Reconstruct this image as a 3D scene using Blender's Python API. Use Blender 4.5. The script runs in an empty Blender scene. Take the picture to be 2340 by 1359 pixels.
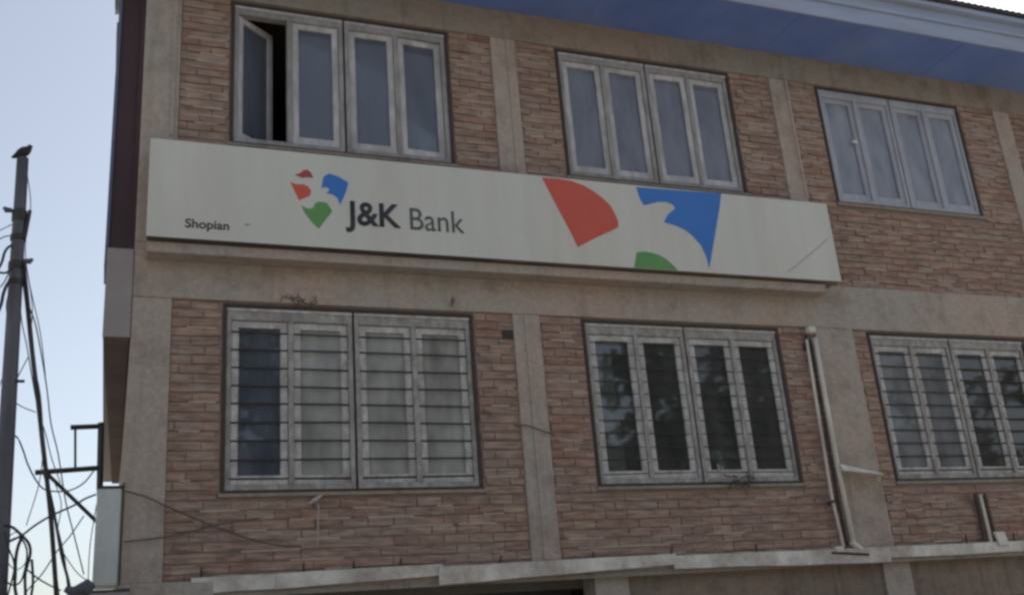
import bpy, bmesh, math, random
from mathutils import Vector, Matrix
random.seed(11)
S = bpy.context.scene
COL = S.collection
R = math.radians
# ------------------------------------------------------------------ camera
YAW, PITCH, ROLL, FPX, CAMZ = 0.38413748, 0.3385232, -0.08163817, 2344.72, 1.6
fw = Vector((math.sin(YAW)*math.cos(PITCH), math.cos(YAW)*math.cos(PITCH), math.sin(PITCH)))
rt0 = Vector((math.cos(YAW), -math.sin(YAW), 0)); up0 = rt0.cross(fw)
rt = rt0*math.cos(ROLL)+up0*math.sin(ROLL); up = -rt0*math.sin(ROLL)+up0*math.cos(ROLL)
cam = bpy.data.cameras.new('camera'); camo = bpy.data.objects.new('camera', cam); COL.objects.link(camo)
cam.sensor_width = 36; cam.lens = 36*FPX/2340; cam.clip_start = .05; cam.clip_end = 3000
M = Matrix((rt, up, -fw)).transposed().to_4x4(); M.translation = Vector((0, 0, CAMZ)); camo.matrix_world = M
S.camera = camo
# ------------------------------------------------------------------ sky, sun, exposure
SUN_EL, SUN_AZ = R(46), R(60)          # azimuth from +Y (into the facade) towards +X
W = bpy.data.worlds.new("World"); S.world = W; W.use_nodes = True
nt = W.node_tree; bg = nt.nodes['Background']
sky = nt.nodes.new('ShaderNodeTexSky'); sky.sky_type = 'NISHITA'; sky.sun_disc = False
sky.sun_elevation = SUN_EL; sky.sun_rotation = SUN_AZ
sky.air_density = 1.35; sky.dust_density = 6.0; sky.ozone_density = 1.0; sky.altitude = 1500
hs = nt.nodes.new('ShaderNodeHueSaturation'); hs.inputs['Saturation'].default_value = .58; hs.inputs['Value'].default_value = 1.0   # humid haze
nt.links.new(sky.outputs[0], hs.inputs['Color']); nt.links.new(hs.outputs[0], bg.inputs[0]); bg.inputs[1].default_value = 0.07
sl = bpy.data.lights.new('sun', 'SUN'); sl.energy = 4.0; sl.angle = R(.6); sl.color = (1, .95, .87)
so = bpy.data.objects.new('sun', sl); COL.objects.link(so)
sd = Vector((math.sin(SUN_AZ)*math.cos(SUN_EL), math.cos(SUN_AZ)*math.cos(SUN_EL), math.sin(SUN_EL)))
so.rotation_euler = sd.to_track_quat('Z', 'Y').to_euler(); so.location = (0, 0, 30)
S.view_settings.view_transform = 'Standard'; S.view_settings.look = 'None'
S.view_settings.exposure = 1.25; S.view_settings.gamma = 1; S.view_settings.use_curve_mapping = False
S.render.engine = 'CYCLES'
S.cycles.pixel_filter_type = 'BLACKMAN_HARRIS'; S.cycles.filter_width = 2.9
S.cycles.max_bounces = 8; S.cycles.transparent_max_bounces = 12

def at(x, y, Y):
    """pixel of the photograph -> point on the plane at distance Y"""
    d = rt*((x-1170)/FPX)-up*((y-679.5)/FPX)+fw
    return Vector((0, 0, CAMZ))+d*(Y/d.y)

# ------------------------------------------------------------------ materials
def mat(name, c1, c2=None, rough=.8, scale=6, stretch=(1, 1, 1), metal=0, bump=.3, fine=60, spec=.4, detail=6, dirt=None, dirt_scale=1.2, dirt_amt=.6, bdist=.01):
    m = bpy.data.materials.new(name); m.use_nodes = True; n = m.node_tree.nodes; l = m.node_tree.links
    b = n['Principled BSDF']; b.inputs['Roughness'].default_value = rough; b.inputs['Metallic'].default_value = metal
    b.inputs['Specular IOR Level'].default_value = spec
    c2 = c2 or tuple(min(1, v*.75) for v in c1)
    g = n.new('ShaderNodeNewGeometry'); mp = n.new('ShaderNodeMapping'); mp.inputs['Scale'].default_value = stretch
    l.new(g.outputs['Position'], mp.inputs[0])
    t = n.new('ShaderNodeTexNoise'); t.inputs['Scale'].default_value = scale; t.inputs['Detail'].default_value = detail; t.inputs['Roughness'].default_value = .65
    l.new(mp.outputs[0], t.inputs['Vector'])
    r = n.new('ShaderNodeValToRGB'); r.color_ramp.elements[0].position = .32; r.color_ramp.elements[1].position = .68
    r.color_ramp.elements[0].color = (*c2, 1); r.color_ramp.elements[1].color = (*c1, 1)
    l.new(t.outputs['Fac'], r.inputs[0]); out = r.outputs[0]
    if dirt:
        t2 = n.new('ShaderNodeTexNoise'); t2.inputs['Scale'].default_value = dirt_scale; t2.inputs['Detail'].default_value = 8; t2.inputs['Roughness'].default_value = .7
        l.new(mp.outputs[0], t2.inputs['Vector'])
        r2 = n.new('ShaderNodeMapRange'); r2.inputs[1].default_value = .45; r2.inputs[2].default_value = .7; r2.inputs[4].default_value = dirt_amt
        l.new(t2.outputs['Fac'], r2.inputs[0])
        mx = n.new('ShaderNodeMixRGB'); l.new(r2.outputs[0], mx.inputs[0]); l.new(out, mx.inputs[1]); mx.inputs[2].default_value = (*dirt, 1); out = mx.outputs[0]
    l.new(out, b.inputs['Base Color'])
    if bump:
        f = n.new('ShaderNodeTexNoise'); f.inputs['Scale'].default_value = fine; f.inputs['Detail'].default_value = 4
        l.new(g.outputs['Position'], f.inputs['Vector'])
        bp = n.new('ShaderNodeBump'); bp.inputs['Strength'].default_value = bump; bp.inputs['Distance'].default_value = bdist
        l.new(f.outputs['Fac'], bp.inputs['Height']); l.new(bp.outputs[0], b.inputs['Normal'])
    return m

def concrete_mat(name, pink, grey, dark):
    m = bpy.data.materials.new(name); m.use_nodes = True; n = m.node_tree.nodes; l = m.node_tree.links
    b = n['Principled BSDF']; b.inputs['Roughness'].default_value = .92; b.inputs['Specular IOR Level'].default_value = .15
    g = n.new('ShaderNodeNewGeometry')
    def noise(sc, stretch, lo, hi, a, z, det=8, rough=.65):
        mp = n.new('ShaderNodeMapping'); mp.inputs['Scale'].default_value = stretch; l.new(g.outputs['Position'], mp.inputs[0])
        t = n.new('ShaderNodeTexNoise'); t.inputs['Scale'].default_value = sc; t.inputs['Detail'].default_value = det; t.inputs['Roughness'].default_value = rough
        l.new(mp.outputs[0], t.inputs['Vector'])
        r = n.new('ShaderNodeMapRange'); r.inputs[1].default_value = lo; r.inputs[2].default_value = hi; r.inputs[3].default_value = a; r.inputs[4].default_value = z
        l.new(t.outputs['Fac'], r.inputs[0]); return r.outputs[0]
    m1 = n.new('ShaderNodeMixRGB'); l.new(noise(.55, (1, 1, .8), .42, .60, 0, 1, 4), m1.inputs[0]); m1.inputs[1].default_value = (*pink, 1); m1.inputs[2].default_value = (*grey, 1)
    m2 = n.new('ShaderNodeMixRGB'); l.new(noise(3.2, (1, 1, 1), .50, .74, 0, .75), m2.inputs[0]); l.new(m1.outputs[0], m2.inputs[1]); m2.inputs[2].default_value = (*dark, 1)
    m3 = n.new('ShaderNodeMixRGB'); l.new(noise(1, (9, 9, .55), .54, .74, 0, .55), m3.inputs[0]); l.new(m2.outputs[0], m3.inputs[1]); m3.inputs[2].default_value = (*dark, 1)
    sc = n.new('ShaderNodeVectorMath'); sc.operation = 'SCALE'; l.new(m3.outputs[0], sc.inputs[0]); l.new(noise(26, (1, 1, 1), .3, .7, .86, 1.14), sc.inputs['Scale'])
    l.new(sc.outputs[0], b.inputs['Base Color'])
    f = n.new('ShaderNodeTexNoise'); f.inputs['Scale'].default_value = 14; f.inputs['Detail'].default_value = 8; l.new(g.outputs['Position'], f.inputs['Vector'])
    bp = n.new('ShaderNodeBump'); bp.inputs['Strength'].default_value = .55; bp.inputs['Distance'].default_value = .02
    l.new(f.outputs['Fac'], bp.inputs['Height']); l.new(bp.outputs[0], b.inputs['Normal'])
    return m

def brick_mat():
    m = bpy.data.materials.new('fired_brick'); m.use_nodes = True; n = m.node_tree.nodes; l = m.node_tree.links
    b = n['Principled BSDF']; b.inputs['Roughness'].default_value = .9; b.inputs['Specular IOR Level'].default_value = .2
    g = n.new('ShaderNodeNewGeometry'); oi = n.new('ShaderNodeObjectInfo')
    a = n.new('ShaderNodeMath'); a.operation = 'ADD'; l.new(g.outputs['Random Per Island'], a.inputs[0]); l.new(oi.outputs['Random'], a.inputs[1])
    fr = n.new('ShaderNodeMath'); fr.operation = 'FRACT'; l.new(a.outputs[0], fr.inputs[0])
    r = n.new('ShaderNodeValToRGB'); e = r.color_ramp.elements
    e[0].position = 0; e[0].color = (.27, .165, .13, 1); e[1].position = 1; e[1].color = (.37, .29, .22, 1)
    for p, c in ((.25, (.31, .19, .15)), (.5, (.345, .215, .165)), (.7, (.30, .20, .16)), (.88, (.38, .25, .19))):
        k = e.new(p); k.color = (*c, 1)
    l.new(fr.outputs[0], r.inputs[0])
    # patches of old cement wash and horizontal scuffing
    mp = n.new('ShaderNodeMapping'); mp.inputs['Scale'].default_value = (1, 1, 3.5); l.new(g.outputs['Position'], mp.inputs[0])
    t = n.new('ShaderNodeTexNoise'); t.inputs['Scale'].default_value = 1.1; t.inputs['Detail'].default_value = 9; t.inputs['Roughness'].default_value = .68
    l.new(mp.outputs[0], t.inputs['Vector'])
    mr = n.new('ShaderNodeMapRange'); mr.inputs[1].default_value = .38; mr.inputs[2].default_value = .66; mr.inputs[4].default_value = .88; l.new(t.outputs['Fac'], mr.inputs[0])
    mx = n.new('ShaderNodeMixRGB'); l.new(mr.outputs[0], mx.inputs[0]); l.new(r.outputs[0], mx.inputs[1]); mx.inputs[2].default_value = (.33, .265, .225, 1)
    mp2 = n.new('ShaderNodeMapping'); mp2.inputs['Scale'].default_value = (5, 5, 32); l.new(g.outputs['Position'], mp2.inputs[0])
    t2 = n.new('ShaderNodeTexNoise'); t2.inputs['Scale'].default_value = 1; t2.inputs['Detail'].default_value = 5; l.new(mp2.outputs[0], t2.inputs['Vector'])
    mr2 = n.new('ShaderNodeMapRange'); mr2.inputs[1].default_value = .3; mr2.inputs[2].default_value = .7; mr2.inputs[3].default_value = .6; mr2.inputs[4].default_value = 1.38; l.new(t2.outputs['Fac'], mr2.inputs[0])
    mu = n.new('ShaderNodeVectorMath'); mu.operation = 'SCALE'; l.new(mx.outputs[0], mu.inputs[0]); l.new(mr2.outputs[0], mu.inputs['Scale'])
    hv = n.new('ShaderNodeHueSaturation'); hv.inputs['Saturation'].default_value = .98; hv.inputs['Value'].default_value = .93; l.new(mu.outputs[0], hv.inputs['Color']); l.new(hv.outputs[0], b.inputs['Base Color'])
    f = n.new('ShaderNodeTexNoise'); f.inputs['Scale'].default_value = 45; l.new(g.outputs['Position'], f.inputs['Vector'])
    bp = n.new('ShaderNodeBump'); bp.inputs['Strength'].default_value = .5; bp.inputs['Distance'].default_value = .008
    l.new(f.outputs['Fac'], bp.inputs['Height']); l.new(bp.outputs[0], b.inputs['Normal'])
    return m

def glass_mat(name, dust=.16, dustcol=(.30, .32, .38), tint=(.75, .8, .82), refl=1.0):
    m = bpy.data.materials.new(name); m.use_nodes = True; n = m.node_tree.nodes; l = m.node_tree.links
    o = n['Material Output']; n.remove(n['Principled BSDF'])
    tr = n.new('ShaderNodeBsdfTransparent'); tr.inputs[0].default_value = (*tint, 1)
    gl = n.new('ShaderNodeBsdfGlossy'); gl.inputs['Roughness'].default_value = .03; gl.inputs[0].default_value = (refl, refl, refl, 1)
    fr = n.new('ShaderNodeFresnel'); fr.inputs[0].default_value = 1.75
    m1 = n.new('ShaderNodeMixShader'); l.new(fr.outputs[0], m1.inputs[0]); l.new(tr.outputs[0], m1.inputs[1]); l.new(gl.outputs[0], m1.inputs[2])
    df = n.new('ShaderNodeBsdfDiffuse'); df.inputs[0].default_value = (*dustcol, 1)
    t = n.new('ShaderNodeTexNoise'); t.inputs['Scale'].default_value = 2.2; t.inputs['Detail'].default_value = 5
    g = n.new('ShaderNodeNewGeometry'); mp = n.new('ShaderNodeMapping'); mp.inputs['Scale'].default_value = (2, 1, .7); l.new(g.outputs['Position'], mp.inputs[0]); l.new(mp.outputs[0], t.inputs['Vector'])
    mr = n.new('ShaderNodeMapRange'); mr.inputs[1].default_value = .3; mr.inputs[2].default_value = .7; mr.inputs[3].default_value = dust*.6; mr.inputs[4].default_value = dust*1.4; l.new(t.outputs['Fac'], mr.inputs[0])
    m2 = n.new('ShaderNodeMixShader'); l.new(mr.outputs[0], m2.inputs[0]); l.new(m1.outputs[0], m2.inputs[1]); l.new(df.outputs[0], m2.inputs[2])
    l.new(m2.outputs[0], o.inputs[0])
    return m

MT = dict(
    brick=brick_mat(),
    mortar=mat('mortar', (.33, .27, .235), (.20, .165, .145), scale=9, stretch=(.6, 1, 4), bump=.6, fine=35),
    concrete_brown=concrete_mat('brown_stained_concrete', (.27, .21, .17), (.22, .19, .155), (.10, .08, .07)),
    smear=mat('pale_mortar', (.46, .40, .345), (.36, .305, .265), scale=6, bump=0),
    concrete=concrete_mat('bare_concrete', (.42, .345, .30), (.375, .35, .315), (.235, .195, .165)),
    concrete_dark=concrete_mat('stained_concrete', (.31, .255, .215), (.29, .275, .24), (.15, .125, .105)),
    frame=mat('weathered_grey_paint', (.62, .615, .64), (.38, .375, .39), scale=14, stretch=(1, 1, .35), rough=.65, bump=.3, fine=70, dirt=(.24, .225, .20), dirt_scale=5, dirt_amt=.7),
    frame_low=mat('dusty_grey_paint', (.60, .605, .60), (.33, .325, .32), scale=16, stretch=(1, 1, .6), rough=.75, bump=.35, fine=60, dirt=(.28, .235, .21), dirt_scale=6, dirt_amt=.75),
    frame_dull=mat('grimy_grey_paint', (.43, .435, .43), (.22, .215, .205), scale=14, stretch=(1, 1, .6), rough=.8, bump=.35, dirt=(.19, .155, .135), dirt_scale=5, dirt_amt=.8),
    frame_worn=mat('worn_grey_paint', (.40, .395, .41), (.24, .235, .24), scale=12, stretch=(1, 1, .4), rough=.75, bump=.35, dirt=(.19, .18, .165), dirt_scale=4, dirt_amt=.8),
    frame_glare=mat('glare_tinted_paint', (.44, .46, .52), (.33, .35, .41), scale=9, stretch=(1, 1, .4), rough=.7, dirt=(.27, .28, .32), dirt_scale=3, dirt_amt=.6),  # lifted bluish grey: veiling glare put into the frame colour
    dark_frame=mat('dark_brown_timber', (.075, .052, .042), (.04, .03, .026), scale=20, rough=.7),
    iron=mat('dark_iron', (.055, .05, .05), (.03, .027, .027), rough=.6, scale=30),
    sign=mat('sign_face_vinyl', (.61, .615, .565), (.53, .545, .51), rough=.45, scale=1.1, stretch=(1.6, 1, .25), bump=.10, fine=1.6, dirt=(.50, .46, .41), dirt_scale=1.3, dirt_amt=.55, bdist=.03),
    sign_box=mat('sign_box_sheet', (.25, .215, .19), (.17, .15, .135), rough=.7, scale=3, dirt=(.13, .12, .10), dirt_scale=2.5),
    red=mat('red_vinyl', (.60, .105, .07), (.53, .09, .062), rough=.45, bump=0, scale=1.5),
    darkred=mat('dark_red_vinyl', (.40, .085, .07), (.33, .07, .06), rough=.45, bump=0),
    blue=mat('blue_vinyl', (.045, .19, .58), (.04, .16, .50), rough=.45, bump=0, scale=1.5),
    green=mat('green_vinyl', (.125, .32, .10), (.10, .26, .085), rough=.45, bump=0, scale=1.5),
    black=mat('black_lettering', (.035, .042, .045), (.025, .03, .033), rough=.5, bump=0),
    grey_letter=mat('grey_lettering', (.10, .115, .12), (.08, .09, .095), rough=.5, bump=0),
    soffit=mat('blue_painted_soffit', (.155, .26, .62), (.12, .20, .50), rough=.55, scale=1.5, bump=.1, fine=8, dirt=(.25, .31, .50), dirt_scale=.8, dirt_amt=.5),
    fascia=mat('pale_blue_fascia', (.37, .44, .58), (.28, .34, .47), rough=.55, scale=1.6, stretch=(.5, 1, 3), bump=.1, fine=10, dirt=(.28, .24, .26), dirt_scale=.9, dirt_amt=.5),
    roof=mat('roof_sheet', (.22, .24, .28), (.15, .16, .2), rough=.5, metal=.4),
    maroon=mat('maroon_paint', (.065, .030, .034), (.05, .026, .03), rough=.55, scale=3, dirt=(.05, .035, .04)),
    blue_trim=mat('blue_grey_trim', (.12, .15, .23), rough=.5),
    side_box=mat('pale_grey_panel', (.33, .30, .30), (.27, .245, .245), rough=.6, scale=2, bump=.1),
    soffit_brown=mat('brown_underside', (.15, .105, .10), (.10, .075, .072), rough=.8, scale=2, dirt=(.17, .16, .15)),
    zinc=mat('galvanised_sheet', (.66, .70, .69), (.44, .48, .48), rough=.42, metal=.25, scale=2.2, stretch=(1, 1, .6), bump=.15, fine=6),
    flashing=mat('weathered_flashing', (.80, .81, .76), (.42, .40, .37), rough=.6, scale=3.2, stretch=(1.2, 1, 1.2), bump=.3, fine=12, dirt=(.34, .26, .23), dirt_scale=2.2, dirt_amt=.8),
    pole=mat('weathered_steel_pole', (.13, .135, .16), (.075, .078, .092), rough=.6, scale=4, stretch=(1, 1, .3), bump=.2, metal=.2),
    cable=mat('black_cable', (.035, .035, .04), rough=.6, bump=0),
    cable_grey=mat('grey_cable', (.11, .12, .15), rough=.6, bump=0),
    white_pipe=mat('dirty_white_plastic', (.80, .78, .71), (.58, .55, .48), rough=.5, scale=5, stretch=(1, 1, .3), dirt=(.30, .26, .22), dirt_scale=3),
    dark_pipe=mat('dark_brown_channel', (.085, .06, .052), rough=.7),
    bird=mat('dark_plumage', (.035, .035, .045), (.02, .02, .028), rough=.7, scale=30, bump=.3),
    beak=mat('dark_beak', (.03, .028, .028), rough=.4, bump=0),
    glass=glass_mat('dusty_glass', .36, (.22, .25, .32)),
    glass_low=glass_mat('clear_dark_glass', .20, (.20, .20, .20)),
    glass_blue=glass_mat('blue_film_glass', .38, (.17, .20, .25)),
    glass_frost=glass_mat('painted_glass', .72, (.40, .41, .39)),
    glass_dull=glass_mat('grimy_glass', .5, (.31, .33, .35)),
    glass_mid=glass_mat('milky_glass', .52, (.28, .31, .39)),
    glass_glare=glass_mat('glare_veil_glass', .62, (.36, .40, .48)),  # film tone carries the sun's bluish glare over the upper right window
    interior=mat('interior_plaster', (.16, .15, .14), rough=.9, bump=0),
    cur_blue=mat('blue_curtain', (.14, .16, .44), (.09, .10, .30), rough=.9, scale=5, stretch=(3, 1, .4)),
    cur_grey=mat('grey_green_curtain', (.60, .63, .59), (.48, .50, .48), rough=.9, scale=4, stretch=(3, 1, .5), dirt=(.26, .25, .25)),
    cur_pale=mat('pale_blue_curtain', (.62, .66, .74), (.45, .49, .58), rough=.9, scale=4, stretch=(5, 1, .3)),
    cur_light=mat('light_grey_curtain', (.80, .83, .78), (.62, .65, .60), rough=.9, scale=4, stretch=(3, 1, .5), dirt=(.4, .4, .38)),
    cur_brown=mat('dull_brown_cloth', (.35, .27, .25), rough=.9),
    cur_green=mat('green_cloth', (.05, .15, .07), rough=.9),
    ground=mat('bounce_street', (.27, .235, .195), (.20, .175, .145), rough=.9, scale=1.5, fine=90, bump=.5),  # unseen ground, paled and warmed to bounce light onto facade and eaves
    paving=mat('concrete_paving', (.25, .235, .21), (.18, .17, .155), rough=.9, scale=2, dirt=(.14, .12, .10)),
    shutter=mat('dark_shutter', (.06, .062, .066), (.04, .04, .042), rough=.6, metal=.2),
    leaf=mat('leaves', (.055, .085, .028), (.03, .05, .018), rough=.6, bump=0, scale=2),
    bark=mat('bark', (.10, .08, .06), rough=.95),
    string=mat('pale_string', (.45, .42, .38), rough=.9, bump=0),
    stain=mat('dark_root_stain', (.13, .10, .085), rough=.95, bump=0),
    white=mat('white_plastic', (.72, .70, .66), rough=.5, bump=0),
)

# ------------------------------------------------------------------ helpers
class MB:
    def __init__(s): s.v = []; s.f = []
    def box(s, x0, x1, y0, y1, z0, z1):
        b = len(s.v)
        s.v += [(x0, y0, z0), (x1, y0, z0), (x1, y1, z0), (x0, y1, z0), (x0, y0, z1), (x1, y0, z1), (x1, y1, z1), (x0, y1, z1)]
        s.f += [tuple(b+i for i in q) for q in ((0, 3, 2, 1), (4, 5, 6, 7), (0, 1, 5, 4), (1, 2, 6, 5), (2, 3, 7, 6), (3, 0, 4, 7))]; return s
    def pbox(s, pts):      # eight points in box order
        b = len(s.v); s.v += [tuple(p) for p in pts]
        s.f += [tuple(b+i for i in q) for q in ((0, 3, 2, 1), (4, 5, 6, 7), (0, 1, 5, 4), (1, 2, 6, 5), (2, 3, 7, 6), (3, 0, 4, 7))]; return s
    def tube(s, pts, rad, n=8, cap=True):
        pts = [Vector(p) for p in pts]; b = len(s.v); rings = len(pts)
        rads = rad if isinstance(rad, (list, tuple)) else [rad]*rings
        for i, p in enumerate(pts):
            d = (pts[min(i+1, rings-1)]-pts[max(i-1, 0)]).normalized()
            a = Vector((0, 1, 0)) if abs(d.y) < .9 else Vector((1, 0, 0))
            u = d.cross(a).normalized(); w = d.cross(u)
            for k in range(n):
                t = 2*math.pi*k/n; s.v.append(tuple(p+(u*math.cos(t)+w*math.sin(t))*rads[i]))
        for i in range(rings-1):
            for k in range(n):
                k2 = (k+1) % n; s.f.append((b+i*n+k, b+i*n+k2, b+(i+1)*n+k2, b+(i+1)*n+k))
        if cap:
            s.f.append(tuple(b+k for k in range(n))); s.f.append(tuple(b+(rings-1)*n+k for k in reversed(range(n))))
        return s
    def prism(s, poly, y0, y1):    # outline in (x, z), front y0, back y1
        b = len(s.v); n = len(poly)
        s.v += [(x, y0, z) for x, z in poly]+[(x, y1, z) for x, z in poly]
        s.f.append(tuple(b+i for i in range(n))); s.f.append(tuple(b+n+i for i in reversed(range(n))))
        for i in range(n): j = (i+1) % n; s.f.append((b+i, b+n+i, b+n+j, b+j))
        return s
    def build(s, name, m, parent=None, smooth=False, bevel=0):
        me = bpy.data.meshes.new(name); me.from_pydata(s.v, [], s.f)
        bm = bmesh.new(); bm.from_mesh(me); bmesh.ops.recalc_face_normals(bm, faces=bm.faces)
        if bevel: bmesh.ops.bevel(bm, geom=bm.edges[:], offset=bevel, segments=1, affect='EDGES')
        bm.to_mesh(me); bm.free()
        me.materials.append(m)
        if smooth:
            for p in me.polygons: p.use_smooth = True
        o = bpy.data.objects.new(name, me); COL.objects.link(o)
        if parent: o.parent = parent
        return o
def tag(o, label=None, cat=None, group=None, kind=None):
    if label: o['label'] = label
    if cat: o['category'] = cat
    if group: o['group'] = group
    if kind: o['kind'] = kind
    return o
def empty(name, label, cat, loc=(0, 0, 0), group=None):
    o = bpy.data.objects.new(name, None); COL.objects.link(o); o.empty_display_size = .2
    return tag(o, label, cat, group)
def smooth_path(pts, n=6):
    pts = [Vector(p) for p in pts]; out = []
    P = [pts[0]*2-pts[1]]+pts+[pts[-1]*2-pts[-2]]
    for i in range(1, len(P)-2):
        for k in range(n):
            t = k/n; a, b, c, d = P[i-1], P[i], P[i+1], P[i+2]
            out.append(.5*((2*b)+(c-a)*t+(2*a-5*b+4*c-d)*t*t+(3*b-a-3*c+d)*t**3))
    out.append(pts[-1]); return out

# ------------------------------------------------------------------ ground
tag(MB().box(-600, 600, -600, 600, -.3, 0).build('ground', MT['ground']), kind='structure')
tag(MB().box(-40, 60, 6.6, 9.2, .004, .13).build('pavement', MT['paving']), kind='structure')
tag(MB().box(-40, 60, 6.45, 6.598, .004, .14).build('kerb', MT['concrete']), kind='structure')

# ------------------------------------------------------------------ building
FX0, FX1, FY = .07, 14.6, 9.0
BACK = 17.0
bld = empty('brick_office_building', 'brown brick and bare concrete building with timber windows and blue eaves', 'building')
columns = [(.07, .40, .40), (3.62, 3.91, 3.91), (7.24, 7.50, 7.76), (10.80, 11.08, 11.08), (14.3, 14.6, 14.6)]
Zb, Z1, Z1t, Z2, Zr = 2.30, 4.84, 5.36, 8.06, 8.42
UP = [(.87, 3.13), (4.40, 6.66), (7.93, 10.19)]
LO = [(.84, 3.20), (4.38, 6.75), (7.97, 10.33)]
UZ, LZ = (6.44, 8.04), (3.11, 4.82)
# masonry wall behind the bricks: recessed mortar bed, in strips around the openings
w = MB()
def strips(x0, x1, z0, z1, holes):
    xs = x0
    for (a, b, c, d) in holes:
        w.box(xs, a, FY+.012, FY+.25, z0, z1)
        if c > z0: w.box(a, b, FY+.012, FY+.25, z0, c)
        if d < z1: w.box(a, b, FY+.012, FY+.25, d, z1)
        xs = b
    w.box(xs, x1, FY+.012, FY+.25, z0, z1)
strips(FX0+.01, FX1-.01, Zb, Z1, [(a, b, LZ[0], LZ[1]) for a, b in LO])
strips(FX0+.01, FX1-.01, Z1, Z2, [(a, b, UZ[0], UZ[1]) for a, b in UP])
wall = w.build('mortar_bed', MT['mortar'], bld)
# concrete frame
for i, (a, b, b2) in enumerate(columns):
    for z0, z1, bb in ((Zb+.002, Z1-.002, b2), (Z1t+.002, Z2-.002, b)):
        o = MB().box(a, bb, FY-.018, FY+.30, z0, z1).build('column', MT['concrete'], bld, bevel=.006)
MB().box(.07, 14.6, FY-.021, FY+.30, Z1, Z1t).build('floor_beam', MT['concrete'], bld, bevel=.006)
MB().box(.07, 14.6, FY-.021, FY+.30, Z2, Zr+.06).build('roof_beam', MT['concrete_dark'], bld, bevel=.006)
MB().box(.07, 14.6, FY-.02, FY+.30, Zb-.02, Zb+.10).build('sill_beam', MT['concrete'], bld)
# thin plaster ridge lines running up the columns
for x, z0, z1 in ((.325, 6.45, Z2), (3.80, 6.4, Z2), (3.74, 2.45, Z1), (7.46, 6.45, Z2)):
    MB().box(x, x+.035, FY-.030, FY-.0185, z0, z1-.01).build('column_rib', MT['concrete'], bld)
# side, back, roof slab, floors and inside
side = MB().box(.07, .30, FY+.302, BACK, .0, Zr); side.box(14.37, 14.6, FY+.302, BACK, 0, Zr); side.box(.31, 14.36, BACK-.22, BACK, 0, Zr)
side.build('outer_wall', MT['concrete_dark'], bld)
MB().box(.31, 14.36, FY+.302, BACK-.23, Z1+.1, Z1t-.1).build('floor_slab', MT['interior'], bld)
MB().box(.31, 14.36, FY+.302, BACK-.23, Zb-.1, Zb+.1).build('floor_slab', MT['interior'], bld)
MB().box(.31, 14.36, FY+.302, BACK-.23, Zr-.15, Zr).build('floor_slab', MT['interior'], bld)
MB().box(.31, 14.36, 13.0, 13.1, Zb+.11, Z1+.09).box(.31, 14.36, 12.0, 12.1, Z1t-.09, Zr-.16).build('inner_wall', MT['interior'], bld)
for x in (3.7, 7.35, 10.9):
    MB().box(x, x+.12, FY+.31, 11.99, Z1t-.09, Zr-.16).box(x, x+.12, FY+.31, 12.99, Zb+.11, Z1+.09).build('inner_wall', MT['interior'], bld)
# eaves
MB().box(-.25, 15.2, 8.17, FY-.022, Zr, Zr+.03).build('soffit', MT['soffit'], bld)
xs = -.25
for k in range(7):                                                    # cover strips on the soffit
    x = -.1+k*2.44
    MB().box(x, x+.012, 8.19, FY-.03, Zr-.004, Zr-.001).build('soffit_batten', MT['soffit'], bld)
MB().box(-.27, 15.2, 8.145, 8.169, Zr-.01, 8.80).build('fascia', MT['fascia'], bld)
MB().box(-.27, 15.2, 8.115, 8.143, 8.62, 8.655).build('fascia_strip', MT['fascia'], bld)
MB().box(-.27, 15.2, 8.07, 8.143, 8.80, 8.86).build('gutter', MT['fascia'], bld)
rf = MB()
n = 150
for k in range(n):                                                     # corrugated roof sheet
    x0 = -.3+k*.104; h = .02
    rf.pbox([(x0, 8.02, 8.90), (x0+.052, 8.02, 8.90+h), (x0+.052, 13, 10.4+h), (x0, 13, 10.4), (x0, 8.02, 8.905), (x0+.052, 8.02, 8.905+h), (x0+.052, 13, 10.405+h), (x0, 13, 10.405)])
    x1 = x0+.052
    rf.pbox([(x1, 8.02, 8.90+h), (x1+.052, 8.02, 8.90), (x1+.052, 13, 10.4), (x1, 13, 10.4+h), (x1, 8.02, 8.905+h), (x1+.052, 8.02, 8.905), (x1+.052, 13, 10.405), (x1, 13, 10.405+h)])
rf.build('roof', MT['roof'], bld)
MB().box(-.27, 15.2, 13.02, 17.2, 10.1, 10.3).box(.0, 14.7, 8.3, 13.0, 8.46, 8.60).build('roof_deck', MT['roof'], bld)

# bricks ----------------------------------------------------------------
panels = []
def panel(x0, x1, z0, z1): panels.append((x0, x1, z0, z1))
cr = [(.40, 3.62), (3.91, 7.24), (7.76, 10.80), (11.08, 14.3)]
for i, (a, b) in enumerate(cr):
    if i < 3:
        l, r_ = LO[i]
        zs_ = int((LZ[0]-.035)/.085)*.085; panel(a, l-.01, zs_, Z1); panel(r_+.01, b, zs_, Z1); panel(a, b, Zb+.10, zs_)
    else: panel(a, b, Zb+.10, Z1)
cr = [(.40, 3.62), (3.91, 7.24), (7.50, 10.80), (11.08, 14.3)]
for i, (a, b) in enumerate(cr):
    if i < 3:
        l, r_ = UP[i]
        zs_ = int((UZ[0]-.03)/.085)*.085; panel(a, l-.01, zs_, Z2); panel(r_+.01, b, zs_, Z2); panel(a, b, Z1t, zs_)
    else: panel(a, b, Z1t, Z2)
BL, BH, JT, HJ = .228, .072, .013, .004
allb = []
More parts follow.
